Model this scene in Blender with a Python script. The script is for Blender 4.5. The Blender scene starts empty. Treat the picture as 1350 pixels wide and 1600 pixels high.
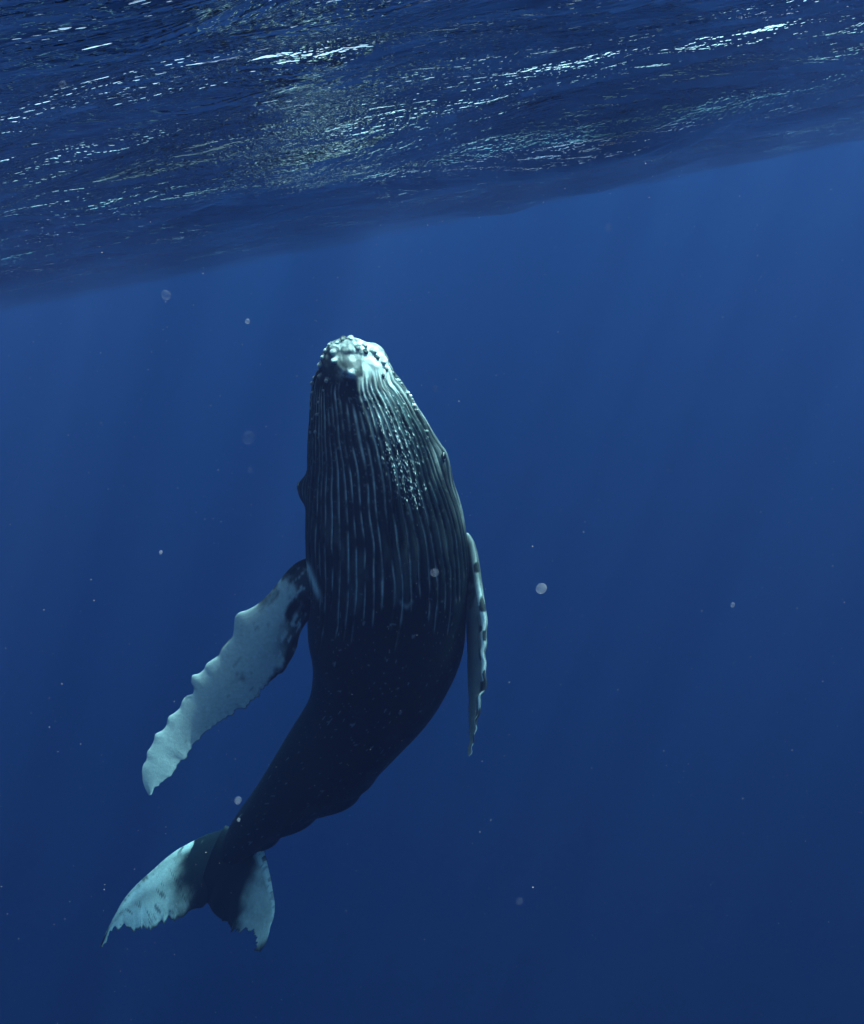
import bpy, math
import numpy as np
from mathutils import Vector, Matrix

# ------------------------------------------------------------------ camera
scene = bpy.context.scene
F_PX = 1715.0                       # focal length in pixels of the 1350 x 1600 photograph
CAM_DEPTH = 0.50                    # metres under the mean water surface
PITCH, ROLL = math.radians(-14.1), math.radians(11.3)
cp, sp, cr, sr = math.cos(PITCH), math.sin(PITCH), math.cos(ROLL), math.sin(ROLL)
FWD = np.array([0, cp, sp]); R0 = np.array([1.0, 0, 0]); U0 = np.array([0, -sp, cp])
RGT = cr * R0 - sr * U0
UPV = cr * U0 + sr * R0
EYE = np.array([0.0, 0.0, -CAM_DEPTH])
cam_data = bpy.data.cameras.new('camera')
cam = bpy.data.objects.new('camera', cam_data)
scene.collection.objects.link(cam)
cam_data.sensor_fit = 'VERTICAL'; cam_data.sensor_height = 24.0
cam_data.lens = 24.0 * F_PX / 1600.0
cam_data.clip_start = 0.05; cam_data.clip_end = 2000
m = Matrix(((RGT[0], UPV[0], -FWD[0], EYE[0]), (RGT[1], UPV[1], -FWD[1], EYE[1]),
            (RGT[2], UPV[2], -FWD[2], EYE[2]), (0, 0, 0, 1)))
cam.matrix_world = m
scene.camera = cam

# ------------------------------------------------------------------ sky and sun
SUN_EL, SUN_AZ = math.radians(59), math.radians(98)    # azimuth clockwise from straight ahead (+Y)
world = bpy.data.worlds.new('World'); scene.world = world; world.use_nodes = True
wn = world.node_tree; bg = wn.nodes['Background']
sky = wn.nodes.new('ShaderNodeTexSky'); sky.sky_type = 'NISHITA'; sky.sun_disc = False
sky.dust_density = 5.0; sky.ozone_density = 0.6
sky.sun_elevation = SUN_EL; sky.sun_rotation = SUN_AZ
wn.links.new(sky.outputs[0], bg.inputs[0]); bg.inputs[1].default_value = 0.15
sun_d = bpy.data.lights.new('sun', 'SUN'); sun_d.energy = 2.7; sun_d.angle = math.radians(0.5)
sun_d.color = (1.0, 0.96, 0.9)
sun = bpy.data.objects.new('sun', sun_d); scene.collection.objects.link(sun)
SUN_DIR = Vector((math.cos(SUN_EL) * math.sin(SUN_AZ), math.cos(SUN_EL) * math.cos(SUN_AZ), math.sin(SUN_EL)))
sun.rotation_euler = SUN_DIR.to_track_quat('Z', 'Y').to_euler()
sun.location = (20, 10, 40)
vs = scene.view_settings
scene.display_settings.display_device = 'sRGB'
vs.view_transform = 'Standard'; vs.look = 'None'; vs.exposure = 2.75; vs.gamma = 1.0; vs.use_curve_mapping = False
cy = scene.cycles
cy.max_bounces = 8; cy.volume_bounces = 3; cy.diffuse_bounces = 2; cy.glossy_bounces = 3
cy.transparent_max_bounces = 12; cy.use_denoising = True; cy.sample_clamp_indirect = 0.5
cy.caustics_reflective = True; cy.caustics_refractive = True

rng = np.random.default_rng(7)

# ------------------------------------------------------------------ helpers
def tag(o, label=None, cat=None, group=None, kind=None):
    if label: o['label'] = label
    if cat: o['category'] = cat
    if group: o['group'] = group
    if kind: o['kind'] = kind
    return o

def P(x, y, d):
    """photo pixel + distance along the view axis -> world point"""
    return EYE + RGT * ((x - 675.0) / F_PX * d) + UPV * ((800.0 - y) / F_PX * d) + FWD * d

def make_mesh(name, V, quads, mat=None, smooth=True, cols=None):
    V = np.ascontiguousarray(V, dtype=np.float32); Q = np.ascontiguousarray(quads, dtype=np.int32)
    k = Q.shape[1]
    me = bpy.data.meshes.new(name)
    me.vertices.add(len(V)); me.vertices.foreach_set('co', V.ravel())
    me.loops.add(Q.size); me.loops.foreach_set('vertex_index', Q.ravel())
    me.polygons.add(len(Q))
    me.polygons.foreach_set('loop_start', np.arange(0, Q.size, k, dtype=np.int32))
    me.polygons.foreach_set('loop_total', np.full(len(Q), k, dtype=np.int32))
    me.update(calc_edges=True); me.validate()
    if smooth: me.polygons.foreach_set('use_smooth', np.ones(len(me.polygons), dtype=bool))
    if cols is not None:
        at = me.color_attributes.new('pigment', 'FLOAT_COLOR', 'POINT')
        c4 = np.ones((len(V), 4), dtype=np.float32); c4[:, :3] = cols
        at.data.foreach_set('color', c4.ravel())
    if mat: me.materials.append(mat)
    return me

def link(name, me, parent=None):
    o = bpy.data.objects.new(name, me); scene.collection.objects.link(o)
    if parent is not None: o.parent = parent
    return o

def grid_quads(n, mm, wrap=False, off=0):
    i = np.arange(n - 1)[:, None]; j = np.arange(mm if wrap else mm - 1)[None, :]
    j2 = (j + 1) % mm
    a = i * mm + j; b = i * mm + j2; c = (i + 1) * mm + j2; d = (i + 1) * mm + j
    return np.stack([a, b, c, d], -1).reshape(-1, 4) + off

def hash2(ix, iy, seed):
    h = (ix * 374761393 + iy * 668265263 + seed * 974711) & 0xFFFFFFFF
    h = ((h ^ (h >> 13)) * 1274126177) & 0xFFFFFFFF
    return ((h ^ (h >> 16)) & 0xFFFF) / 65535.0

def vnoise(x, y, seed=0):
    x = np.asarray(x, float); y = np.asarray(y, float)
    x0 = np.floor(x).astype(np.int64); y0 = np.floor(y).astype(np.int64)
    fx = x - x0; fy = y - y0
    fx = fx * fx * (3 - 2 * fx); fy = fy * fy * (3 - 2 * fy)
    a = hash2(x0, y0, seed); b = hash2(x0 + 1, y0, seed); c = hash2(x0, y0 + 1, seed); d = hash2(x0 + 1, y0 + 1, seed)
    return (a * (1 - fx) + b * fx) * (1 - fy) + (c * (1 - fx) + d * fx) * fy

def fbm(x, y, seed=0, octv=4):
    s = 0; a = 0.5; t = 0
    for k in range(octv):
        s = s + a * vnoise(x * 2 ** k, y * 2 ** k, seed + k * 17); t += a; a *= 0.5
    return s / t

def sstep(a, b, x):
    t = np.clip((x - a) / (b - a), 0, 1); return t * t * (3 - 2 * t)

def spline(ts, vals, t):
    """Catmull-Rom style cubic through (ts, vals), non-uniform"""
    ts = np.asarray(ts, float); vals = np.asarray(vals, float)
    if vals.ndim == 1: vals = vals[:, None]; flat = True
    else: flat = False
    dv = np.zeros_like(vals)
    h = np.diff(ts)[:, None]; sl = np.diff(vals, axis=0) / h
    dv[1:-1] = (sl[:-1] * h[1:] + sl[1:] * h[:-1]) / (h[1:] + h[:-1])
    dv[0] = sl[0]; dv[-1] = sl[-1]
    i = np.clip(np.searchsorted(ts, t, side='right') - 1, 0, len(ts) - 2)
    hh = h[i]; u = ((t - ts[i])[:, None]) / hh
    r = ((2 * u**3 - 3 * u**2 + 1) * vals[i] + (u**3 - 2 * u**2 + u) * hh * dv[i]
         + (-2 * u**3 + 3 * u**2) * vals[i + 1] + (u**3 - u**2) * hh * dv[i + 1])
    return r[:, 0] if flat else r

def unit(v): return v / np.maximum(np.linalg.norm(v, axis=-1, keepdims=True), 1e-9)

def new_mat(name):
    mt = bpy.data.materials.new(name); mt.use_nodes = True
    nt = mt.node_tree; nt.nodes.clear()
    return mt, nt, nt.nodes.new('ShaderNodeOutputMaterial')

# ------------------------------------------------------------------ the sea: volume, surface, bottom
WATER_DENS = 0.13
WATER_COL = (0.0120, 0.0192, 0.048)      # share of light that the water scatters
WATER_ABS = (0.27, 0.635, 0.752)      # what it lets through
mt, nt, out = new_mat('sea_water')
pv = nt.nodes.new('ShaderNodeVolumePrincipled')
pv.inputs['Color'].default_value = (*WATER_COL, 1)
pv.inputs['Absorption Color'].default_value = (*[c for c in WATER_ABS], 1)
pv.inputs['Density'].default_value = WATER_DENS
pv.inputs['Anisotropy'].default_value = 0.45
nt.links.new(pv.outputs[0], out.inputs['Volume'])
X, Z0, Z1 = 240.0, -121.0, 1.2
bv = [(x, y, z) for z in (Z0, Z1) for y in (-X, X) for x in (-X, X)]
bf = [(0, 2, 3, 1), (4, 5, 7, 6), (0, 1, 5, 4), (1, 3, 7, 5), (3, 2, 6, 7), (2, 0, 4, 6)]
hz = link('haze', make_mesh('haze', np.array(bv), np.array(bf), mt, smooth=False))
tag(hz, 'clear deep blue sea water filling the whole view under the surface', 'water', kind='stuff')

# dark sand far below, lost in the blue
mt, nt, out = new_mat('seabed')
bs = nt.nodes.new('ShaderNodeBsdfPrincipled'); no = nt.nodes.new('ShaderNodeTexNoise'); cr_ = nt.nodes.new('ShaderNodeValToRGB')
no.inputs['Scale'].default_value = 0.08
cr_.color_ramp.elements[0].color = (0.05, 0.048, 0.04, 1); cr_.color_ramp.elements[1].color = (0.12, 0.11, 0.09, 1)
nt.links.new(no.outputs[0], cr_.inputs[0]); nt.links.new(cr_.outputs[0], bs.inputs['Base Color']); nt.links.new(bs.outputs[0], out.inputs[0])
n = 60; gx, gy = np.meshgrid(np.linspace(-260, 260, n), np.linspace(-260, 260, n), indexing='ij')
V = np.stack([gx, gy, -120 + 4 * (fbm(gx / 60, gy / 60, 3) - 0.5)], -1).reshape(-1, 3)
tag(link('seabed', make_mesh('seabed', V, grid_quads(n, n), mt)), 'dark sandy sea bottom far below the whale', kind='structure')

# the surface, seen from underneath: wind waves as real relief, small ripples in the bump
wr = np.random.default_rng(21)
WAVES = []
for k in range(90):
    lam = 0.22 * (7.5 / 0.22) ** wr.random()
    th = math.radians(78) + wr.normal() * 0.45           # travel direction, mostly along the view
    amp = 0.0047 * lam * (0.5 + 1.0 * wr.random()) * (1.0 if lam < 2.5 else 0.8)
    WAVES.append((2 * math.pi / lam, math.cos(th), math.sin(th), amp, wr.random() * 6.283))
def wave_h(x, y, r):
    d_ = y * 0.995 + x * 0.10
    h = -0.125 * np.cos(2 * math.pi * (d_ - 9.4 + 0.5 * np.sin(x * 0.45 + .6)) / 11.0) * np.clip(40 / np.maximum(r, 40), 0, 1)
    h += 0.045 * np.sin(2 * math.pi * (0.9 * y + 0.43 * x) / 4.3 + 0.1) * np.clip(60 / np.maximum(r, 60), 0, 1)
    for (k, cx, cyy, a, ph) in WAVES:
        lam = 6.283 / k
        fade = np.clip(lam * 28 / r, 0, 1) ** 2          # relief finer than the mesh is left to the bump
        h += a * fade * np.sin(k * (x * cx + y * cyy) + ph + 0.5 * np.sin(0.37 * k * (x * cyy - y * cx) + ph * 3))
    return h
nr, na = 520, 1100
rr = 0.25 * (320 / 0.25) ** np.linspace(0, 1, nr)
w = np.linspace(-1, 1, na, endpoint=False)
az = math.pi * (0.22 * w + 0.78 * w ** 3)                  # finer ahead
RR, AA = np.meshgrid(rr, az, indexing='ij')
SX, SY = RR * np.sin(AA), RR * np.cos(AA)
SZ = wave_h(SX, SY, np.maximum(RR, 1))
SZ -= 0.05
V = np.stack([SX, SY, SZ], -1).reshape(-1, 3)
V = np.vstack([V, [[0, 0, SZ[0].mean()]]])
Q = grid_quads(nr, na, wrap=True)
mt, nt, out = new_mat('water_surface')
geo = nt.nodes.new('ShaderNodeNewGeometry')
mp = nt.nodes.new('ShaderNodeMapping'); mp.inputs['Rotation'].default_value = (0, 0, math.radians(-12)); mp.inputs['Scale'].default_value = (0.42, 1, 1)
nt.links.new(geo.outputs['Position'], mp.inputs[0])
def node(t, **k):
    n_ = nt.nodes.new(t)
    for a_, v_ in k.items(): setattr(n_, a_, v_)
    return n_
# gusts: where the fine ripples are steep enough to let the sky through
gm1 = node('ShaderNodeMapping'); gm1.inputs['Scale'].default_value = (0.30, 1.1, 1); gm1.inputs['Rotation'].default_value = (0, 0, math.radians(-14))
nt.links.new(geo.outputs['Position'], gm1.inputs[0])
gust = node('ShaderNodeTexNoise'); gust.inputs['Scale'].default_value = 1.7; gust.inputs['Detail'].default_value = 6; gust.inputs['Roughness'].default_value = .68
nt.links.new(gm1.outputs[0], gust.inputs['Vector'])
gr = node('ShaderNodeMapRange'); gr.inputs[1].default_value = .40; gr.inputs[2].default_value = .72; gr.inputs[3].default_value = .15; gr.inputs[4].default_value = 3.0
nt.links.new(gust.outputs[0], gr.inputs[0])
mp2 = node('ShaderNodeMapping'); mp2.inputs['Scale'].default_value = (0.8, 0.85, 1); nt.links.new(geo.outputs['Position'], mp2.inputs[0])
# a breaking crest: short steep ripples along the near side of the trough on the right
sx_ = node('ShaderNodeSeparateXYZ'); nt.links.new(geo.outputs['Position'], sx_.inputs[0])
def math_(op, a_, b_):
    n_ = node('ShaderNodeMath', operation=op)
    for k_, v_ in enumerate((a_, b_)):
        if isinstance(v_, (int, float)): n_.inputs[k_].default_value = v_
        else: nt.links.new(v_, n_.inputs[k_])
    return n_.outputs[0]
dd_ = math_('ADD', math_('MULTIPLY', sx_.outputs[1], .995), math_('MULTIPLY', sx_.outputs[0], .22))
e_ = math_('POWER', math_('ABSOLUTE', math_('MULTIPLY', math_('SUBTRACT', dd_, 8.3), 1.5), 0), 2)
crest = math_('MULTIPLY', math_('POWER', 2.718, math_('MULTIPLY', e_, -1.0)), math_('MULTIPLY', math_('MINIMUM', math_('MAXIMUM', math_('SUBTRACT', sx_.outputs[0], .4), 0), 1), 0.7))
gall = math_('ADD', gr.outputs[0], crest)
prev = None
for (sc_, dist, det, gusty) in ((2.4, 0.055, 3.0, False), (8.0, 0.035, 2.0, False), (46.0, 0.0115, 1.0, True)):
    no = node('ShaderNodeTexNoise'); no.inputs['Scale'].default_value = sc_; no.inputs['Detail'].default_value = det
    no.inputs['Roughness'].default_value = 0.55; no.inputs['Distortion'].default_value = 0.6 if not gusty else 0.2
    nt.links.new((mp2 if gusty else mp).outputs[0], no.inputs['Vector'])
    bu = node('ShaderNodeBump'); bu.inputs['Strength'].default_value = 1.0; bu.inputs['Distance'].default_value = dist
    if gusty:
        mu_ = node('ShaderNodeMath', operation='MULTIPLY'); nt.links.new(no.outputs[0], mu_.inputs[0]); nt.links.new(gall, mu_.inputs[1])
        nt.links.new(mu_.outputs[0], bu.inputs['Height'])
    else: nt.links.new(no.outputs[0], bu.inputs['Height'])
    if prev: nt.links.new(prev.outputs[0], bu.inputs['Normal'])
    prev = bu
fr = nt.nodes.new('ShaderNodeFresnel'); fr.inputs['IOR'].default_value = 1.333
gl = nt.nodes.new('ShaderNodeBsdfGlossy'); gl.inputs['Roughness'].default_value = 0.0
tr = nt.nodes.new('ShaderNodeBsdfTransparent'); mx = nt.nodes.new('ShaderNodeMixShader')
# made-up dark blotches in the transparency, standing in for wave focusing, cast light shafts
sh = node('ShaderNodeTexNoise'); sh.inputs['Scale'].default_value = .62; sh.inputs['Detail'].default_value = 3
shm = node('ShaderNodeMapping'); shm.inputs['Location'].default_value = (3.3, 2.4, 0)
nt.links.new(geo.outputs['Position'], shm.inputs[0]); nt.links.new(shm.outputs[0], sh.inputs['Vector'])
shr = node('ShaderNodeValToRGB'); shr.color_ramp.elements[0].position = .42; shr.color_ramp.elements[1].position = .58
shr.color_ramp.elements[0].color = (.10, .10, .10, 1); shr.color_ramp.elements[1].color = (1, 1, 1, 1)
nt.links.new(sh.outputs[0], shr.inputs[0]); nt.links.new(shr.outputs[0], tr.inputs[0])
nt.links.new(prev.outputs[0], fr.inputs['Normal']); nt.links.new(prev.outputs[0], gl.inputs['Normal'])
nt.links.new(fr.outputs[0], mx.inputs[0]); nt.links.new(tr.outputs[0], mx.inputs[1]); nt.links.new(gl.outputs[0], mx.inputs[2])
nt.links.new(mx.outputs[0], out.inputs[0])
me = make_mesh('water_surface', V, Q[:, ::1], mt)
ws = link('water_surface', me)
tag(ws, 'rippled underside of the sea surface with white glints', kind='structure')

# ------------------------------------------------------------------ the whale
# spine stations: photo x, y of the axis, distance (m), half width (photo px), belly and back height as a share of it, roll of the belly (deg)
ST = [(541, 527, 7.55, 0.1, .75, .75, -6), (543, 545, 7.58, 38, .75, .75, -6), (551, 570, 7.64, 55, .78, .70, -6), (556, 600, 7.72, 68, .80, .62, -7),
      (568, 650, 7.84, 86, .82, .60, -8), (581, 700, 7.98, 101, .84, .60, -8), (592, 760, 8.16, 115, .84, .64, -8), (601, 820, 8.34, 125, .84, .70, -8),
      (606, 880, 8.53, 127, .84, .76, -8), (606, 940, 8.73, 124, .84, .80, -9), (601, 1000, 8.94, 123, .84, .82, -12), (590, 1055, 9.16, 109, .84, .86, -18),
      (561, 1119, 9.45, 87, .88, .92, -26), (505, 1190, 9.82, 72, .90, 1.0, -34), (447, 1246, 10.18, 49, .95, 1.05, -36), (388, 1302, 10.55, 31, 1.05, 1.15, -30),
      (356, 1348, 10.80, 22, .9, .9, -20), (332, 1396, 11.02, 9, .6, .6, -16)]
ST = np.array(ST, float)
CEN = np.array([P(a[0], a[1], a[2]) for a in ST])
arc = np.concatenate([[0], np.cumsum(np.linalg.norm(np.diff(CEN, axis=0), axis=1))])
L = arc[-1]
NS, NV, ND = 560, 760, 130
u = np.linspace(0, 1, NS)
tt = L * (0.35 * u ** 2 + 0.65 * u)
tt = np.clip(tt * (L / tt[-1]), 0, L)
C = spline(arc, CEN, tt)
YY = spline(arc, ST[:, 1], tt)                               # photo height of each ring, used to place features along the body
A = np.sqrt(np.maximum(spline(arc, (ST[:, 3] * ST[:, 2] / F_PX) ** 2, tt), 1e-6))
BV = A * spline(arc, ST[:, 4], tt); BD = A * spline(arc, ST[:, 5], tt)
RO = np.radians(spline(arc, ST[:, 6], tt))
AX = unit(np.gradient(C, axis=0))
for _ in range(6): AX = unit(np.vstack([AX[:1], (AX[:-2] + AX[1:-1] * 2 + AX[2:]) / 4, AX[-1:]]))
vd = -FWD[None] * np.cos(RO)[:, None] + RGT[None] * np.sin(RO)[:, None]
VEN = unit(vd - AX * (vd * AX).sum(1, keepdims=True))
LAT = unit(np.cross(AX, VEN)); LAT *= np.sign((LAT @ RGT))[:, None]
ph = np.concatenate([np.radians(np.linspace(-108, 108, NV, endpoint=False)), np.radians(np.linspace(108, 252, ND, endpoint=False))])
NA = len(ph)
PH, Y2 = np.meshgrid(ph, YY, indexing='xy'); PD = np.degrees(PH)
A2, BV2, BD2 = A[:, None], BV[:, None], BD[:, None]
PHs = PH
cx, sx = np.cos(PHs), np.sin(PHs)
bb = np.where(cx > 0, BV2, BD2)
head = sstep(760, 640, YY)[:, None]
ex = 1 - 0.10 * head                                          # a fuller, squarer jaw
lat = A2 * np.sign(sx) * np.abs(sx) ** ex
ven = bb * np.sign(cx) * np.abs(cx) ** 1.0
NRM = unit(LAT[:, None] * (sx / A2)[..., None] + VEN[:, None] * (cx / np.maximum(bb, 1e-3))[..., None])
S0 = C[:, None] + LAT[:, None] * lat[..., None] + VEN[:, None] * ven[..., None]
q_ = S0 - EYE; q_d = q_ @ FWD
PX_ = 675 + (q_ @ RGT) / q_d * F_PX
PY_ = 800 - (q_ @ UPV) / q_d * F_PX
wv = sstep(-.35, .1, cx)
YS = Y2                                                       # height of the ring's axis
Y2 = PY_ * wv + Y2 * (1 - wv)                                 # height of the skin itself
dsp = np.zeros_like(PH); pig = np.zeros_like(PH); lin = np.zeros_like(PH)
def bump(y0, p0, hy, hp, h):
    global dsp
    dp = (PD - p0 + 180) % 360 - 180
    dsp += h * np.exp(-((Y2 - y0) / hy) ** 2 - (dp / hp) ** 2)
xm = PD / 57.3 * A2                                           # metres round the girth from the belly line
# chin knob, the notch above it, the keel below it
cxm = (PX_ - 548) / 220.0; cym = (Y2 - 578) / 220.0             # about metres from the chin
onb = sstep(0.0, .3, cx)
dsp += (0.050 + .03 * (fbm(xm * 22, Y2 / 9, 75, 3) - .5)) * np.exp(-(cym / 0.066) ** 2 - (cxm / 0.06) ** 2) * onb
dsp += 0.030 * np.exp(-((Y2 - 612) / 24) ** 2 - ((PX_ - 560) / 12) ** 2) * onb
dsp -= 0.022 * np.exp(-((Y2 - 556) / 8) ** 2 - (cxm / 0.16) ** 2) * onb
dsp -= 0.020 * np.exp(-((Y2 - 618) / 22) ** 2 - ((PX_ - 545) / 10) ** 2) * onb
# mouth line and lip
for sgn in (-1, 1):
    mouth = 84 + 10 * sstep(560, 720, Y2)
    dm = (PD - sgn * mouth + 180) % 360 - 180
    on = sstep(545, 575, Y2) * sstep(745, 700, Y2)
    dsp -= 0.020 * on * np.exp(-(dm / 3.0) ** 2)
    dsp += 0.014 * on * np.exp(-((dm * sgn + 8) / 5.0) ** 2)
# brow over each eye
EYE_R, EYE_L = (713, 76), (764, -100)
for (ey, ep), hh in ((EYE_R, .042), (EYE_L, .085)):
    dp = (PD - (89 if ep > 0 else -99) + 180) % 360 - 180
    hy = np.where(Y2 < ey, 21, 34 if ep > 0 else 24)
    dsp += hh * np.exp(-np.abs((Y2 - ey) / hy) ** 2.8 - (dp / (12 if ep > 0 else 17)) ** 2)
# dorsal ridge with knuckles on the tail stock
rid = sstep(1150, 1200, YS) * sstep(1330, 1290, YS)
kn = np.abs(np.sin((YS - 1192) / 14.0)) ** 0.8
for p0, wd in ((150, 16), (118, 22)):
    dd = (PD - p0 + 180) % 360 - 180
    dsp += rid * (0.015 + 0.075 * kn) * np.exp(-(dd / wd) ** 2) * (0.75 if p0 < 130 else 1.0)
bump(1206, 140, 16, 25, .05)
# broad folds and lumps of flesh
dsp += 0.016 * (fbm(xm * 3 + 5, Y2 / 60, 31, 3) - 0.5) * sstep(540, 600, Y2)
dsp += (0.035 * (fbm(xm * 11 + 2, Y2 / 11, 33, 3) - 0.5) + 0.02 * np.abs(vnoise(xm * 18, Y2 / 20, 35) - .5)) * sstep(592, 560, Y2) * sstep(528, 536, Y2)
# throat pleats
NP = 31
pk = np.linspace(-96, 96, NP) + rng.normal(size=NP) * 0.6
near = np.full_like(PD, 99.0); ends = np.zeros_like(PD); idn = np.zeros_like(PD)
wob = (fbm(PD / 16 + 3, Y2 / 85, 5, 3) - 0.5) * 3.4
for k in range(NP):
    d = PD + wob - pk[k] - 0.02 * (Y2 - 700) * (pk[k] / 96) * 0.4
    m_ = np.abs(d) < np.abs(near)
    near = np.where(m_, d, near)
    c = abs(pk[k]) / 96
    e0 = 585 + 26 * rng.random() + (30 if abs(pk[k]) < 8 else 0) + 50 * max(0, c - 0.75) * 4
    e1 = 982 - 95 * c ** 2 + rng.normal() * 24
    ends = np.where(m_, sstep(e0 - 6, e0 + 22, Y2) * sstep(e1 + 14, e1 - 16, Y2), ends)
    idn = np.where(m_, k, idn)
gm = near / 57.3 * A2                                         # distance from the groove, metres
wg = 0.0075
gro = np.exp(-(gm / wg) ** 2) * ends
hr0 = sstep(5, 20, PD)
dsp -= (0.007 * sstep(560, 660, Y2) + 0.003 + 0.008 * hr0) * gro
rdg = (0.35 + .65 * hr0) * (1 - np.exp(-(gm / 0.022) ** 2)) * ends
dsp += 0.006 * rdg
brk = fbm(Y2 / 26 + idn * 3.1, idn * 7.7 + Y2 * 0.0, 41, 4)
hr = sstep(8, 18, PD) * sstep(700, 640, Y2)
lin = np.exp(-(gm / (0.0058 + 0.004 * hr)) ** 2) * ends * np.clip((brk - 0.28) * 2.5, 0.05, 1.0) * (0.72 + 0.28 * vnoise(Y2 / 2.2, idn * 5.3, 9))
pig = (1.15 + .4 * hr) * lin * (0.8 + 0.5 * (fbm(PD / 30 + 8, Y2 / 90, 51, 2) - 0.3))
# violet grey bruise like smears between the pleats low on the throat
sm = sstep(.56, .75, fbm(PD / 9 + 20, Y2 / 75, 61, 4)) * sstep(790, 850, Y2) * sstep(975, 930, Y2) * sstep(70, 40, np.abs(PD))
pig += 0.05 * sm
pig += 0.22 * np.exp(-((Y2 - 943 - 4 * np.sin(PX_ / 4)) / 4.0) ** 2) * sstep(622, 627, PX_) * sstep(648, 643, PX_) * onb
# pale mottled snout; the sunlit patch of jaw right of the chin painted pale
mot = fbm(xm * 16 + 9, Y2 / 9, 71, 4)
tipw = sstep(592, 540, Y2 + 40 * (mot - .5)) * (0.35 + 0.8 * sstep(.40, .62, mot)) * (0.28 + 0.72 * sstep(500, 545, PX_))
kw = np.exp(-((Y2 - 577) / 12) ** 2 - ((PX_ - 548) / 15) ** 2) * (0.25 + sstep(.42, .6, mot)) * onb
streak = fbm(PD / 3.0, Y2 / 80, 81, 3)
edge = Y2 - 70 * (streak - .45) - 0.10 * np.clip(PD - 45, 0, 50)
jaw = sstep(562, 572, PX_ + 8 * (streak - .5)) * sstep(104, 84, PD) * (0.62 * sstep(612, 578, edge) + 0.38 * sstep(650, 590, edge)) * onb
kee = np.exp(-((PX_ - 565 - .10 * (Y2 - 600)) / 5.5) ** 2) * sstep(570, 590, Y2) * sstep(645, 612, Y2) * sstep(.3, .55, mot) * onb
pig = np.maximum.reduce([pig, 0.62 * tipw * (.55 + .9 * sstep(.35, .65, fbm(xm * 30, Y2 / 14, 73, 3))), 0.6 * kw * (.5 + .9 * sstep(.4, .6, fbm(xm * 40 + 4, Y2 / 7, 74, 3))), 1.0 * jaw * (.75 + .5 * (mot - .5)) * (1 - sstep(572, 592, Y2) * .75 * sstep(.56, .40, fbm(PD / 1.9, Y2 / 55, 83, 3))), 0.55 * kee])
pig *= 1 - 0.8 * np.exp(-((Y2 - 618) / 22) ** 2 - ((PX_ - 546) / 12) ** 2) * onb  # shade below the chin knob, painted into the pigment
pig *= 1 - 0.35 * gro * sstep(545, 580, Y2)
# sun glints in a band right of the midline, painted as pale raised dots
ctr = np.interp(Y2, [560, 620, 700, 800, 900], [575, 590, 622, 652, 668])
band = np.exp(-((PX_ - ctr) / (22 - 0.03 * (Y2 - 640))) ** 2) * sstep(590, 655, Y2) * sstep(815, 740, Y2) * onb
def glint_dots(cu, cv, seed, dens):
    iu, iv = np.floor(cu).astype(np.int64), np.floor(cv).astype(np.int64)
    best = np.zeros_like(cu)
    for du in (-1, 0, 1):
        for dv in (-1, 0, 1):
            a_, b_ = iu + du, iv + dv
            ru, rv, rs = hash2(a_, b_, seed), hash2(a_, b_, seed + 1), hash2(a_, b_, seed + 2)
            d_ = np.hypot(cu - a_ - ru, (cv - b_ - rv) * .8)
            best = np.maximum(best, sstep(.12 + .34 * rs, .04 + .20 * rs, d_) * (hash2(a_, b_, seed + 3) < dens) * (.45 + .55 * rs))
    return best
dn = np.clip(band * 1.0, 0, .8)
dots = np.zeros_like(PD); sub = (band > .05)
dots[sub] = glint_dots((xm / .017 + .5 * vnoise(xm * 9, Y2 / 30, 97))[sub], (Y2 / 3.3)[sub], 91, dn[sub])
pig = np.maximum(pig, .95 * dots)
dsp += 0.005 * dots
fr2 = sstep(.80, .86, vnoise(xm * 60 + 7, Y2 / 3.2, 96)) * sstep(560, 600, Y2) * sstep(900, 700, Y2)
pig = np.maximum(pig, 0.12 * fr2)
# sun sheen on the flank behind the eye, painted as streaky paler pigment
fl = np.exp(-((PD - 104) / 20) ** 2) * sstep(560, 660, Y2) * sstep(860, 800, Y2)
pig = np.maximum(pig, fl * (0.16 + 0.34 * sstep(.45, .7, fbm(PD / 5, Y2 / 40, 101, 4))))
pig = np.maximum(pig, .42 * np.exp(-((PX_ - 684) / 9) ** 2 - ((Y2 - 712) / 26) ** 2) * onb * (.6 + .8 * (mot - .4)))
# scars on the dorsal side, plus sunlight sheen painted in as paler grey
pig = np.maximum(pig, (0.05 + 0.22 * sstep(.42, .68, fbm(PD / 14, Y2 / 30, 111, 4))) * sstep(105, 130, np.abs(((PD + 180) % 360) - 180)))
# a few pale scars and specks on the belly and stock
pig = np.maximum(pig, 0.16 * sstep(.90, .95, vnoise(xm * 45, Y2 / 4.0, 121)) * sstep(820, 950, Y2))
# pale crease where the right flipper leaves the body
dcr = PX_ - (482 + 0.34 * (Y2 - 885))
pig = np.maximum(pig, 0.62 * np.exp(-(dcr / 4.5) ** 2) * sstep(872, 888, Y2) * sstep(945, 920, Y2) * onb * (PD < 0))
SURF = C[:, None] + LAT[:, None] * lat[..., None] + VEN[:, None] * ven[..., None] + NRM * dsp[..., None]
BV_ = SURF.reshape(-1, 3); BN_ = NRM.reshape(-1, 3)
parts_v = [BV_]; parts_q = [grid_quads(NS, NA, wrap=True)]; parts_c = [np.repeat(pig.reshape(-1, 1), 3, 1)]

def resample(pts, n):
    pts = np.array([P(*p) for p in pts]); d = np.concatenate([[0], np.cumsum(np.linalg.norm(np.diff(pts, axis=0), axis=1))])
    return spline(d / d[-1], pts, np.linspace(0, 1, n))

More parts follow.
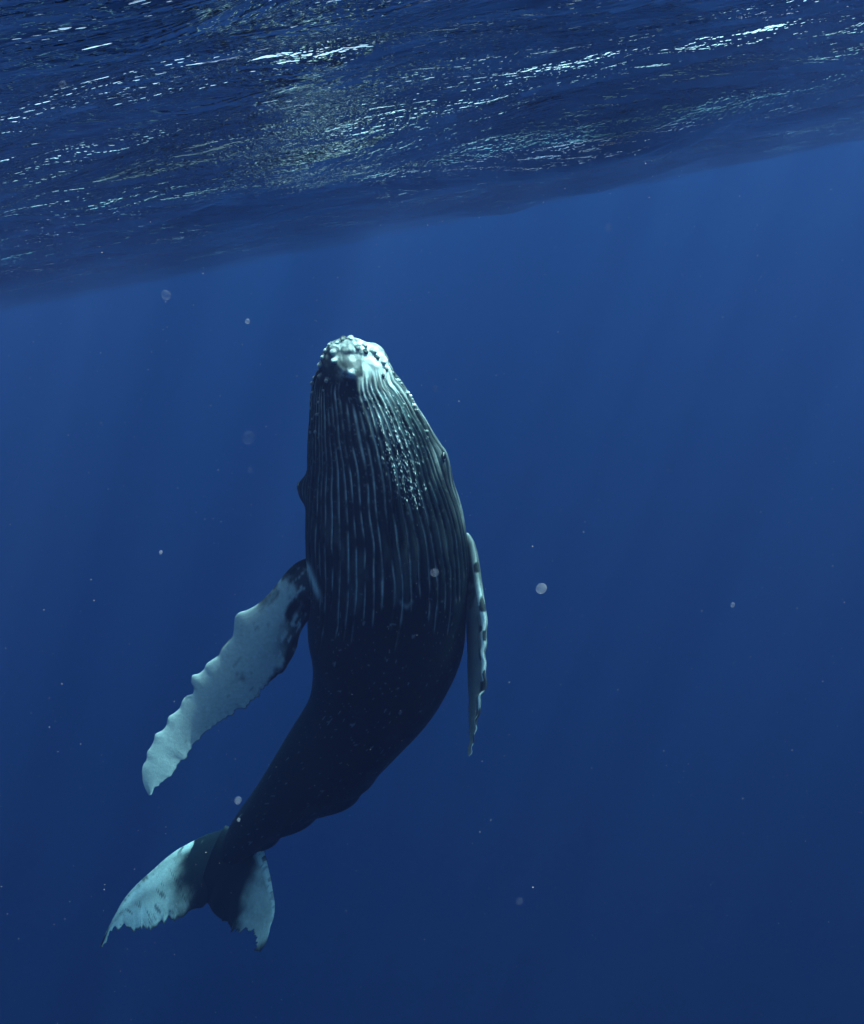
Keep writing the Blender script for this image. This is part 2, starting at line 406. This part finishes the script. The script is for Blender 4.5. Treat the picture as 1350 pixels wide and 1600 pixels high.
def fin(le, te, n, nc, thick, paint, camber=0.0, rag=0.0, seed=0):
    """a tapering blade: leading edge, trailing edge, true thickness"""
    LE, TE = resample(le, n), resample(te, n)
    LER = LE.copy()                                            # the knobbly rim; the blade behind it is smooth
    for _ in range(500): LE[1:-1] = (LE[:-2] + LE[1:-1] + LE[2:]) / 3
    rim_ = LER - LE
    tq = np.linspace(0, 1, n)
    jag = (vnoise(tq * 34, tq * 0, seed + 301) - .5) * 1.2 + (vnoise(tq * 90, tq * 0, seed + 302) - .5) * .8
    jag = jag * sstep(.25, .4, tq) * rag
    cdir = unit(TE - LE)
    ch = TE - LE; c = np.linalg.norm(ch, axis=1)
    span = unit(np.gradient((LE + TE) / 2, axis=0))
    nn = unit(np.cross(ch, span)); s_ = np.sign((nn * -(FWD)[None]).sum(1)); s_ = np.sign(s_.sum()) or 1
    nn = nn * s_                                               # towards the under side, the one seen here
    for _ in range(240): nn = unit(np.vstack([nn[:1], (nn[:-2] + nn[1:-1] + nn[2:]) / 3, nn[-1:]]))
    th = np.linspace(0, 2 * math.pi, nc, endpoint=False)
    uu = (1 - np.cos(th)) / 2; side = np.sign(np.sin(th)); side[np.abs(np.sin(th)) < 1e-6] = 0
    prof = 2.96 * np.sqrt(uu) * (1 - uu) * 0.62 + 0.05 * np.sin(th) ** 2
    t = np.linspace(0, 1, n)
    cs = c.copy()
    for _ in range(300): cs[1:-1] = (cs[:-2] + cs[1:-1] + cs[2:]) / 3
    tk = np.array([thick(a) for a in t]) * np.minimum(cs, c * 1.25)
    Vv = (LE[:, None] + ch[:, None] * uu[None, :, None] + nn[:, None] * (side * prof)[None, :, None] * tk[:, None, None]
          + rim_[:, None] * ((1 - uu) ** 5)[None, :, None]
          + cdir[:, None] * jag[:, None, None] * (uu ** 9)[None, :, None]
          + nn[:, None] * (camber * np.sin(math.pi * uu))[None, :, None] * c[:, None, None])
    T2, U2 = np.meshgrid(t, uu, indexing='ij'); S2 = np.broadcast_to(side, T2.shape)
    p = paint(T2, U2, S2, c[:, None])
    off = sum(len(v) for v in parts_v)
    Vf = Vv.reshape(-1, 3)
    q = grid_quads(n, nc, wrap=True, off=off)
    tip = off + len(Vf); Vf = np.vstack([Vf, Vv[-1].mean(0)[None]])
    last = off + (n - 1) * nc + np.arange(nc)
    q = np.vstack([q, np.stack([last, np.roll(last, -1), np.full(nc, tip), np.full(nc, tip)], -1)])
    parts_v.append(Vf); parts_q.append(q)
    parts_c.append(np.repeat(np.append(p.reshape(-1), p[-1].mean())[:, None], 3, 1))

# flipper on the whale's right, spread to the left of the picture
le = [(520, 872, 8.45), (490, 869, 8.45), (476, 873, 8.44), (462, 880, 8.43), (448, 893, 8.42), (434, 911, 8.41), (416, 932, 8.40), (398, 947, 8.38), (384, 954, 8.37), (374, 957, 8.36), (368, 963, 8.35),
      (366, 976, 8.34), (363, 994, 8.33), (355, 1003, 8.31), (347, 1012, 8.30), (341, 1024, 8.29), (330, 1032, 8.28), (323, 1037, 8.27), (318, 1047, 8.26), (309, 1053, 8.25), (301, 1055, 8.25),
      (298, 1064, 8.24), (303, 1074, 8.24), (301, 1084, 8.23), (292, 1087, 8.22), (285, 1095, 8.21), (281, 1106, 8.20), (271, 1115, 8.18), (263, 1120, 8.17), (260, 1133, 8.16), (252, 1142, 8.15),
      (243, 1147, 8.14), (240, 1158, 8.13), (235, 1168, 8.12), (230, 1175, 8.11), (229, 1186, 8.10), (223, 1197, 8.09), (222, 1212, 8.08), (226, 1230, 8.07), (233, 1243, 8.06)]
te = [(520, 990, 8.38), (500, 974, 8.36), (487, 967, 8.35), (474, 980, 8.33), (469, 990, 8.32), (463, 1013, 8.30), (452, 1035, 8.27), (436, 1055, 8.24), (432, 1057, 8.23), (418, 1072, 8.21), (400, 1090, 8.19), (378, 1108, 8.16),
      (352, 1122, 8.13), (330, 1138, 8.10), (310, 1155, 8.08), (297, 1172, 8.06), (290, 1182, 8.05), (280, 1190, 8.04), (274, 1203, 8.04), (265, 1213, 8.04), (258, 1218, 8.04), (252, 1226, 8.05), (242, 1233, 8.05), (236, 1242, 8.06)]
def paint_flipper(T, U, S, c):
    n1 = fbm(T * 13 + 3, U * 4, 201, 5); n2 = fbm(T * 40, U * 18, 203, 3)
    root = sstep(0.36, 0.12, T + 0.42 * (0.5 - n1) * 1.6 - 0.10 * (U - 0.45))
    p = 0.64 * (1 - root * sstep(.36, .56, n1 + 0.25 * (0.34 - T)))
    p = p * (1 - .92 * sstep(.145, .10, T + .10 * (fbm(T * 30, U * 7, 208, 4) - .5)) * sstep(.72, .55, n2))
    p = p * (1 - .9 * np.exp(-((U - .80) / .22) ** 2) * sstep(.33, .22, T + .12 * (n1 - .5)) * sstep(.66, .50, n2))
    p *= 0.96 + 0.08 * (n2 - .5)
    p *= 1 - 0.92 * sstep(0.975, 0.992, U)                      # dark trailing rim
    sc = sstep(.86, .92, vnoise(T * 26, U * 60, 205)) * 0.35; p = p * (1 - sc * (vnoise(T * 9, U * 5, 206) > .6))
    p *= 1 - 0.8 * sstep(0.02, 0.0, U) * (vnoise(T * 46, T * 0, 207) > .72)
    return np.where(S > 0.5, p, np.where(S < -0.5, 0.35 * p + 0.3 * (n1 > .5), p))
def fdep(b):
    q = (b - 880) / 365.0
    return 8.49 + 1.12 * q - 0.48 * q * abs(q)
le = [(a, b, fdep(b) - 0.0 * d) for (a, b, d) in le]
te = [(a, b, fdep(b - 55) + 0.15 * sstep(1250, 1080, b)) for (a, b, d) in te]
fin(le, te, 340, 72, lambda a: 0.088 - 0.035 * a, paint_flipper, 0.045, 0.03, 1)

# flipper on the whale's left, seen almost edge on at the right of the picture
le = [(718, 862, 8.52), (724, 840, 8.46), (730, 833, 8.42), (737, 842, 8.40), (742, 860, 8.39), (745, 882, 8.38), (748, 905, 8.38), (752, 930, 8.38), (756, 952, 8.38), (759, 972, 8.39), (757, 990, 8.40), (758, 1008, 8.41),
      (755, 1020, 8.42), (758, 1036, 8.43), (757, 1052, 8.44), (760, 1070, 8.45), (757, 1080, 8.46), (751, 1086, 8.47), (750, 1100, 8.48), (749, 1117, 8.50), (744, 1124, 8.51), (745, 1140, 8.52),
      (741, 1148, 8.53), (741, 1160, 8.54), (737, 1168, 8.55), (738, 1176, 8.56), (733, 1182, 8.57)]
te = [(690, 905, 8.72), (700, 905, 8.76), (712, 905, 8.80), (720, 925, 8.83), (726, 950, 8.84), (729, 985, 8.84), (730, 1020, 8.83), (731, 1060, 8.80), (732, 1100, 8.74), (733, 1130, 8.68), (733, 1155, 8.62), (731, 1178, 8.585)]
def paint_flipper2(T, U, S, c):
    n1 = fbm(T * 16 + 30, U * 3, 211, 5)
    p = 0.26 * np.ones_like(T) * (0.85 + 0.3 * (n1 - .5))
    p = p * (1 - .93 * sstep(.36, .27, T + .16 * (fbm(T * 26, U * 5, 214, 4) - .5)) * sstep(.76, .62, n1))
    p = np.maximum(p, 0.62 * np.exp(-((T - .085) / .03) ** 2 - (U / .3) ** 2))
    p = np.maximum(p, 0.80 * sstep(.07, .03, U) * (T > .1) * (1 - .6 * sstep(.36, .25, T)))
    dk = sstep(.56, .62, vnoise(T * 26 + 4, U * 16.0, 213)) * sstep(.15, .07, U + .06 * (n1 - .5)) * (T > .2)
    p = p * (1 - 0.93 * dk)
    p *= 1 - 0.85 * sstep(0.93, 0.99, U)
    return np.where(S < -0.5, np.maximum(0.4 * p, 0.05), p)
fin(le, te, 300, 64, lambda a: 0.15 - 0.05 * a, paint_flipper2, 0.0, 0.02, 2)

# flukes
le = [(398, 1285, 10.62), (368, 1291, 10.72), (345, 1297, 10.80), (322, 1304, 10.84), (300, 1315, 10.87), (278, 1327, 10.90), (258, 1342, 10.93), (240, 1358, 10.95), (222, 1374, 10.97), (206, 1390, 11.0), (193, 1406, 11.02),
      (183, 1423, 11.04), (174, 1440, 11.06), (166, 1456, 11.08), (160, 1470, 11.09), (156, 1479, 11.10)]
te = [(352, 1428, 10.92), (334, 1418, 10.88), (324, 1411, 10.86), (316, 1418, 10.85), (304, 1420, 10.85), (295, 1424, 10.85), (290, 1430, 10.86), (278, 1434, 10.87), (268, 1437, 10.88), (258, 1441, 10.89), (250, 1447, 10.90), (240, 1449, 10.91),
      (233, 1452, 10.92), (226, 1447, 10.93), (219, 1452, 10.94), (210, 1453, 10.96), (203, 1450, 10.97), (197, 1451, 10.98), (192, 1444, 10.99), (187, 1447, 11.0), (179, 1452, 11.02), (172, 1458, 11.05), (165, 1470, 11.08), (158, 1480, 11.10)]
def paint_fluke(T, U, S, c):
    n1 = fbm(T * 7 + 60, U * 4, 221, 5); n2 = fbm(T * 30 + U * 6, U * 9 - T * 10, 223, 4)
    w = sstep(0.26, 0.50, T + 0.22 * (n1 - .5) + 0.12 * (U - .5)) * sstep(1.0, 0.84, T + 0.20 * (.5 - U) + .08 * (n1 - .5))
    p = 0.84 * w * (0.80 + 0.4 * (n1 - .4))
    p *= 1 - 0.35 * np.exp(-((U - 0.42 - .1 * (n1 - .5)) / 0.12) ** 2)
    p *= 1 - 0.9 * sstep(.935, .985, U + 0.05 * (n2 - .5))
    mk = sstep(.66, .78, vnoise(T * 110 + U * 26, U * 5.5, 225)) * sstep(.45, .62, vnoise(T * 9, U * 4, 226))
    p *= 1 - 0.7 * mk
    rim = sstep(.16, .04, U) * sstep(.24, .34, T)
    p = np.maximum(p * (1 - .4 * rim), rim * 0.5 * (n2 > .52))
    return np.where(S < -0.5, 0.03 + 0.0 * p, p)
fin(le, te, 340, 60, lambda a: 0.12 - 0.06 * a, paint_fluke, 0.015, 0.05, 3)
le = [(352, 1290, 10.62), (378, 1300, 10.60), (394, 1308, 10.58), (405, 1316, 10.55), (411, 1326, 10.52), (415, 1340, 10.48), (419, 1356, 10.44), (423, 1374, 10.39), (426, 1392, 10.34), (429, 1410, 10.29), (429, 1424, 10.25), (427, 1436, 10.22),
      (423, 1446, 10.19), (420, 1460, 10.15), (415, 1474, 10.11), (407, 1487, 10.08)]
te = [(310, 1400, 10.92), (318, 1406, 10.88), (324, 1411, 10.86), (332, 1424, 10.80), (342, 1434, 10.74), (350, 1440, 10.68), (356, 1448, 10.62), (362, 1455, 10.56), (368, 1453, 10.52), (374, 1457, 10.47), (381, 1453, 10.42), (388, 1457, 10.37), (395, 1454, 10.32), (400, 1460, 10.26),
      (401, 1470, 10.20), (400, 1480, 10.13), (405, 1488, 10.08)]
def paint_fluke2(T, U, S, c):
    n1 = fbm(T * 7 + 80, U * 4, 231, 5); n2 = fbm(T * 34, U * 9, 233, 4)
    w = sstep(0.36, 0.62, T + 0.20 * (n1 - .5) + 0.10 * (.5 - U)) * sstep(1.0, 0.86, T + .1 * (n1 - .5))
    p = 0.50 * w * (0.75 + 0.5 * (n1 - .4))
    p *= 1 - 0.9 * sstep(.93, .985, U + 0.05 * (n2 - .5))
    rim = sstep(.14, .03, U) * sstep(.2, .34, T) * sstep(.95, .85, T)
    p = np.maximum(p, rim * 0.62 * (n2 > .44))
    return np.where(S < -0.5, 0.03 + 0.0 * p, p)
fin(le, te, 300, 60, lambda a: 0.12 - 0.06 * a, paint_fluke2, 0.015, 0.045, 4)

def skin_material(name):
    mt, nt, out = new_mat(name)
    at = nt.nodes.new('ShaderNodeAttribute'); at.attribute_name = 'pigment'
    tc = nt.nodes.new('ShaderNodeTexCoord')
    n1 = nt.nodes.new('ShaderNodeTexNoise'); n1.inputs['Scale'].default_value = 34; n1.inputs['Detail'].default_value = 6; n1.inputs['Roughness'].default_value = .65
    n2 = nt.nodes.new('ShaderNodeTexNoise'); n2.inputs['Scale'].default_value = 160; n2.inputs['Detail'].default_value = 3
    for n_ in (n1, n2): nt.links.new(tc.outputs['Object'], n_.inputs['Vector'])
    mr = nt.nodes.new('ShaderNodeMapRange'); mr.inputs[1].default_value = .3; mr.inputs[2].default_value = .7; mr.inputs[3].default_value = .84; mr.inputs[4].default_value = 1.12
    nt.links.new(n1.outputs[0], mr.inputs[0])
    mu = nt.nodes.new('ShaderNodeMath'); mu.operation = 'MULTIPLY'; mu.use_clamp = True
    nt.links.new(at.outputs['Fac'], mu.inputs[0]); nt.links.new(mr.outputs[0], mu.inputs[1])
    mx = nt.nodes.new('ShaderNodeMix'); mx.data_type = 'RGBA'
    mx.inputs[6].default_value = (0.0035, 0.010, 0.0145, 1); mx.inputs[7].default_value = (0.56, 0.84, 0.83, 1)
    nt.links.new(mu.outputs[0], mx.inputs[0])
    b = nt.nodes.new('ShaderNodeBsdfPrincipled'); b.inputs['Roughness'].default_value = .42; b.inputs['IOR'].default_value = 1.12
    bp = nt.nodes.new('ShaderNodeBump'); bp.inputs['Strength'].default_value = .6; bp.inputs['Distance'].default_value = .004
    ad = nt.nodes.new('ShaderNodeMath'); nt.links.new(n1.outputs[0], ad.inputs[0]); nt.links.new(n2.outputs[0], ad.inputs[1])
    nt.links.new(ad.outputs[0], bp.inputs['Height']); nt.links.new(bp.outputs[0], b.inputs['Normal'])
    nt.links.new(mx.outputs[2], b.inputs['Base Color']); nt.links.new(b.outputs[0], out.inputs[0])
    return mt
skin = skin_material('whale_skin')
root = bpy.data.objects.new('humpback_whale', None); scene.collection.objects.link(root)
mid = C[NS // 2]; root.location = mid
tag(root, 'dark humpback whale with pale flippers hanging upright below the surface, belly towards the viewer', 'whale')
bpy.context.view_layer.update()
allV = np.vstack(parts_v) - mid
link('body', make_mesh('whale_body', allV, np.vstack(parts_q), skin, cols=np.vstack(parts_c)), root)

# find the place on the body that shows at a photo pixel
PRJ = BV_ - EYE; dep = PRJ @ FWD; pxx = 675 + (PRJ @ RGT) / dep * F_PX; pyy = 800 - (PRJ @ UPV) / dep * F_PX
facing = (BN_ * -unit(PRJ)).sum(1) > 0.02
fi = np.where(facing)[0]
def on_body(x, y):
    k = fi[np.argmin((pxx[fi] - x) ** 2 + (pyy[fi] - y) ** 2)]
    return BV_[k], BN_[k]
def orient(nv):
    return Vector(nv).to_track_quat('Z', 'Y').to_euler()

# tubercles: blunt fleshy knobs
def knob_mesh(name, val):
    nu, nv = 9, 12; th = np.linspace(0, math.pi / 2 * 1.25, nu); pp = np.linspace(0, 2 * math.pi, nv, endpoint=False)
    T, Q2 = np.meshgrid(th, pp, indexing='ij')
    rr_ = np.sin(T) * (1 + 0.10 * np.sin(3 * Q2)); zz = np.cos(T) * 1.25 + 0.1 * np.cos(2 * Q2) * np.sin(T)
    rr_[-1] *= 1.75; rr_[-2] *= 1.12; zz[-1] -= .1
    V = np.stack([rr_ * np.cos(Q2), rr_ * np.sin(Q2), zz], -1).reshape(-1, 3)
    cc = np.full((len(V), 3), val) * (0.55 + 0.45 * (V[:, 2:3] > .2)) 
    return make_mesh(name, V, grid_quads(nu, nv, wrap=True), skin, cols=cc)
K_PALE, K_MID, K_DARK = knob_mesh('tubercle_pale', .70), knob_mesh('tubercle_grey', .26), knob_mesh('tubercle_dark', .08)
TUB = [(510, 547, 4, 0), (521, 550, 5.5, 0), (504, 559, 4, 0), (523, 564, 5, 0), (497, 571, 4.2, 0), (499, 588, 3.4, 1), (488, 599, 3.4, 1), (510, 595, 3.4, 1), (488, 614, 3, 1), (498, 628, 2.8, 1), (483, 637, 2.8, 1),
       (495, 648, 2.8, 1), (515, 539, 3.4, 0), (560, 545, 3.4, 1), (572, 550, 3.2, 2), (585, 550, 4.2, 0), (600, 566, 3.8, 0), (605, 577, 3.0, 1), (599, 587, 2.6, 2), (614, 582, 3, 1), (621, 594, 3.2, 0), (627, 600, 2.6, 1),
       (637, 614, 3.0, 0), (641, 619, 2.8, 0), (644, 625, 2.6, 1), (625, 615, 3, 2), (648, 633, 2.6, 0), (631, 631, 2.4, 1), (484, 625, 2.6, 1), (481, 668, 2.6, 2), (483, 676, 2.4, 1), (480, 693, 2.6, 2), (481, 713, 2.4, 2),
       (496, 648, 2.6, 1), (493, 675, 3.0, 1), (499, 684, 2.6, 1), (652, 641, 2.4, 1), (656, 649, 2.4, 1), (661, 663, 2.2, 1), (667, 675, 2.6, 1), (668, 684, 2.4, 2), (549, 530, 3.4, 0), (536, 531, 3.2, 1), (527, 535, 3.0, 0),
       (571, 541, 3.2, 0), (590, 559, 3.0, 2), (488, 655, 2.4, 1), (505, 610, 2.4, 1), (485, 588, 2.6, 1)]
for (x, y, r, kd) in TUB:
    p, nv = on_body(x, y)
    d_ = float((p - EYE) @ FWD)
    o = link('tubercle', (K_PALE, K_MID, K_DARK)[kd], root)
    o.location = Vector(p - mid - nv * 0.004); o.rotation_euler = orient(nv)
    rr1 = 1.12 * r * d_ / F_PX; o.scale = (rr1, rr1 * (0.9 + 0.2 * rng.random()), rr1 * (0.8 + 0.3 * rng.random()))

# eyes: dark ball with a ring of lids
mt, nt, out = new_mat('eye_dark'); b = nt.nodes.new('ShaderNodeBsdfPrincipled'); b.inputs['Base Color'].default_value = (0.008, 0.008, 0.01, 1); b.inputs['Roughness'].default_value = .08
nt.links.new(b.outputs[0], out.inputs[0]); eye_m = mt
nu, nv_ = 14, 20; T, Q2 = np.meshgrid(np.linspace(0.02, math.pi - .02, nu), np.linspace(0, 2 * math.pi, nv_, endpoint=False), indexing='ij')
ball = make_mesh('eyeball', np.stack([np.sin(T) * np.cos(Q2), np.sin(T) * np.sin(Q2), np.cos(T)], -1).reshape(-1, 3), grid_quads(nu, nv_, wrap=True), eye_m)
T, Q2 = np.meshgrid(np.linspace(0, 2 * math.pi, 28, endpoint=False), np.linspace(0, 2 * math.pi, 10, endpoint=False), indexing='ij')
def lid(k, val):
    R_ = 1.0 * k; r_ = 0.22
    V = np.stack([(R_ + r_ * np.cos(Q2)) * np.cos(T), 0.62 * (R_ + r_ * np.cos(Q2)) * np.sin(T), r_ * np.sin(Q2)], -1)
    V = np.concatenate([V, V[:1]], 0).reshape(-1, 3)
    return make_mesh('eyelid', V, grid_quads(29, 10, wrap=True), skin, cols=np.full((len(V), 3), val))
LID1, LID2 = lid(1.15, .55), lid(1.75, .03)
for (ey, ep) in (EYE_R, EYE_L):
    if ep > 0: p, nv = on_body(692, 713)
    else:
        i = int(np.argmin(np.abs(YY - ey))); j = int(np.argmin(np.abs(((np.degrees(ph) - ep + 180) % 360) - 180)))
        p, nv = SURF[i, j], NRM[i, j]
    i = int(np.argmin(np.abs(YY - ey)))
    zq = nv; xq = unit(AX[i] - zq * (AX[i] @ zq)); yq = np.cross(zq, xq)
    e = link('eye', ball, root)
    e.matrix_local = Matrix(((xq[0], yq[0], zq[0], 0), (xq[1], yq[1], zq[1], 0), (xq[2], yq[2], zq[2], 0), (0, 0, 0, 1)))
    e.location = Vector(p - mid + nv * 0.006); e.scale = (0.024, 0.024, 0.016)
    for lm, dz in ((LID1, 0.25), (LID2, 0.0)):
        o = link('eyelid', lm, e); o.location = (0, 0, dz)

# ------------------------------------------------------------------ things adrift in the water
mt, nt, out = new_mat('drift_pale'); b = nt.nodes.new('ShaderNodeBsdfPrincipled'); no = nt.nodes.new('ShaderNodeTexNoise'); no.inputs['Scale'].default_value = 300
cr_ = nt.nodes.new('ShaderNodeValToRGB'); cr_.color_ramp.elements[0].color = (.18, .19, .18, 1); cr_.color_ramp.elements[1].color = (.6, .62, .6, 1)
b.inputs['Roughness'].default_value = .6; nt.links.new(no.outputs[0], cr_.inputs[0]); nt.links.new(cr_.outputs[0], b.inputs['Base Color']); nt.links.new(b.outputs[0], out.inputs[0])
snow = mt
octv = np.array([[1, 0, 0], [-1, 0, 0], [0, 1, 0], [0, -1, 0], [0, 0, 1], [0, 0, -1]], float)
octf = np.array([[0, 2, 4], [2, 1, 4], [1, 3, 4], [3, 0, 4], [2, 0, 5], [1, 2, 5], [3, 1, 5], [0, 3, 5]])
NPT = 3600
pr = np.random.default_rng(77)
dd = 1.0 + 11.0 * pr.random(NPT) ** 0.75
xs = (pr.random(NPT) - .5) * 1.3 * dd; zs = -0.25 - pr.random(NPT) ** 1.0 * (0.6 + 0.75 * dd)
ctrs = np.stack([xs, dd, zs], -1)
rad = 0.00050 + 0.0014 * pr.random(NPT) ** 3
rad *= np.clip(dd / 4.0, .45, 1.6)
Vp = (ctrs[:, None] + octv[None] * rad[:, None, None] * (0.6 + 0.9 * pr.random((NPT, 1, 3)))).reshape(-1, 3)
Fp = (octf[None] + 6 * np.arange(NPT)[:, None, None]).reshape(-1, 3)
tag(link('marine_snow', make_mesh('marine_snow', Vp, Fp, snow)), 'fine pale specks of marine snow scattered through the water', 'marine snow', kind='stuff')

def jelly(name, alpha):
    mt, nt, out = new_mat(name)
    df = nt.nodes.new('ShaderNodeBsdfDiffuse'); tl = nt.nodes.new('ShaderNodeBsdfTranslucent')
    for b in (df, tl): b.inputs[0].default_value = (.50, .66, .74, 1)
    m1 = nt.nodes.new('ShaderNodeMixShader'); nt.links.new(df.outputs[0], m1.inputs[1]); nt.links.new(tl.outputs[0], m1.inputs[2])
    lw = nt.nodes.new('ShaderNodeLayerWeight'); lw.inputs[0].default_value = .5
    mr = nt.nodes.new('ShaderNodeMapRange'); mr.inputs[1].default_value = .55; mr.inputs[2].default_value = 1.0
    mr.inputs[3].default_value = alpha; mr.inputs[4].default_value = 0.0
    nt.links.new(lw.outputs['Facing'], mr.inputs[0])
    tr = nt.nodes.new('ShaderNodeBsdfTransparent'); mx = nt.nodes.new('ShaderNodeMixShader')
    nt.links.new(mr.outputs[0], mx.inputs[0]); nt.links.new(tr.outputs[0], mx.inputs[1]); nt.links.new(m1.outputs[0], mx.inputs[2]); nt.links.new(mx.outputs[0], out.inputs[0])
    return mt
J_FAINT, J_MID, J_BRIGHT = jelly('jelly_faint', .035), jelly('jelly_mid', .13), jelly('jelly_bright', .22)
nu, nv_ = 20, 32; T, Q2 = np.meshgrid(np.linspace(0.02, math.pi - .02, nu), np.linspace(0, 2 * math.pi, nv_, endpoint=False), indexing='ij')
R_ = 1 + .05 * np.sin(2 * Q2) * np.sin(T) ** 2 + .05 * np.cos(3 * T)
SALP = np.stack([R_ * np.sin(T) * np.cos(Q2), R_ * np.sin(T) * np.sin(Q2), R_ * np.cos(T)], -1).reshape(-1, 3)
JM = [make_mesh('floating_speck', SALP, grid_quads(nu, nv_, wrap=True), j_) for j_ in (J_FAINT, J_MID, J_BRIGHT)]
for (x, y, r, d, lab) in [(846, 920, 9, 2.2, 'pale round salp right of the whale, the largest in the open water'),
                          (679, 895, 7, 2.4, 'pale round salp in front of the lower throat of the whale'),
                          (372, 1251, 6, 2.6, 'pale round salp in front of the narrow tail stock'),
                          (373, 1281, 3, 2.6, 'small bright salp just above the left fluke root'),
                          (388, 684, 11, 1.8, 'faint large salp left of the whale eye, above a smaller one'),
                          (391, 735, 5, 1.8, 'faint salp left of the whale, below a larger faint one'),
                          (260, 461, 8, 2.0, 'faint salp just below the surface above the whale on the left'),
                          (387, 502, 4, 2.2, 'small faint salp between the surface and the whale snout'),
                          (680, 606, 5, 2.4, 'faint round salp right of the whale snout'),
                          (98, 132, 6, 1.0, 'round salp close under the rippled surface at upper left'),
                          (812, 1408, 6, 2.0, 'faint salp low in the open blue water'),
                          (1145, 945, 4, 2.2, 'small salp in the right part of the open water'),
                          (950, 356, 6, 2.2, 'faint salp below the surface on the right'),
                          (251, 863, 3, 2.4, 'tiny bright salp above the spread flipper')]:
    o = link('floating_speck', JM[2 if ('largest' in lab or 'bright' in lab) else 1 if 'pale' in lab or 'small ' in lab else 0]); o.location = Vector(P(x, y, d)); q = r * d / F_PX
    o.scale = (q, q * .92, q * 1.05); o.rotation_euler = (rng.random() * 3, rng.random() * 3, 0)
    tag(o, lab.replace('salp', 'speck'), 'speck', 'round specks drifting in the water')
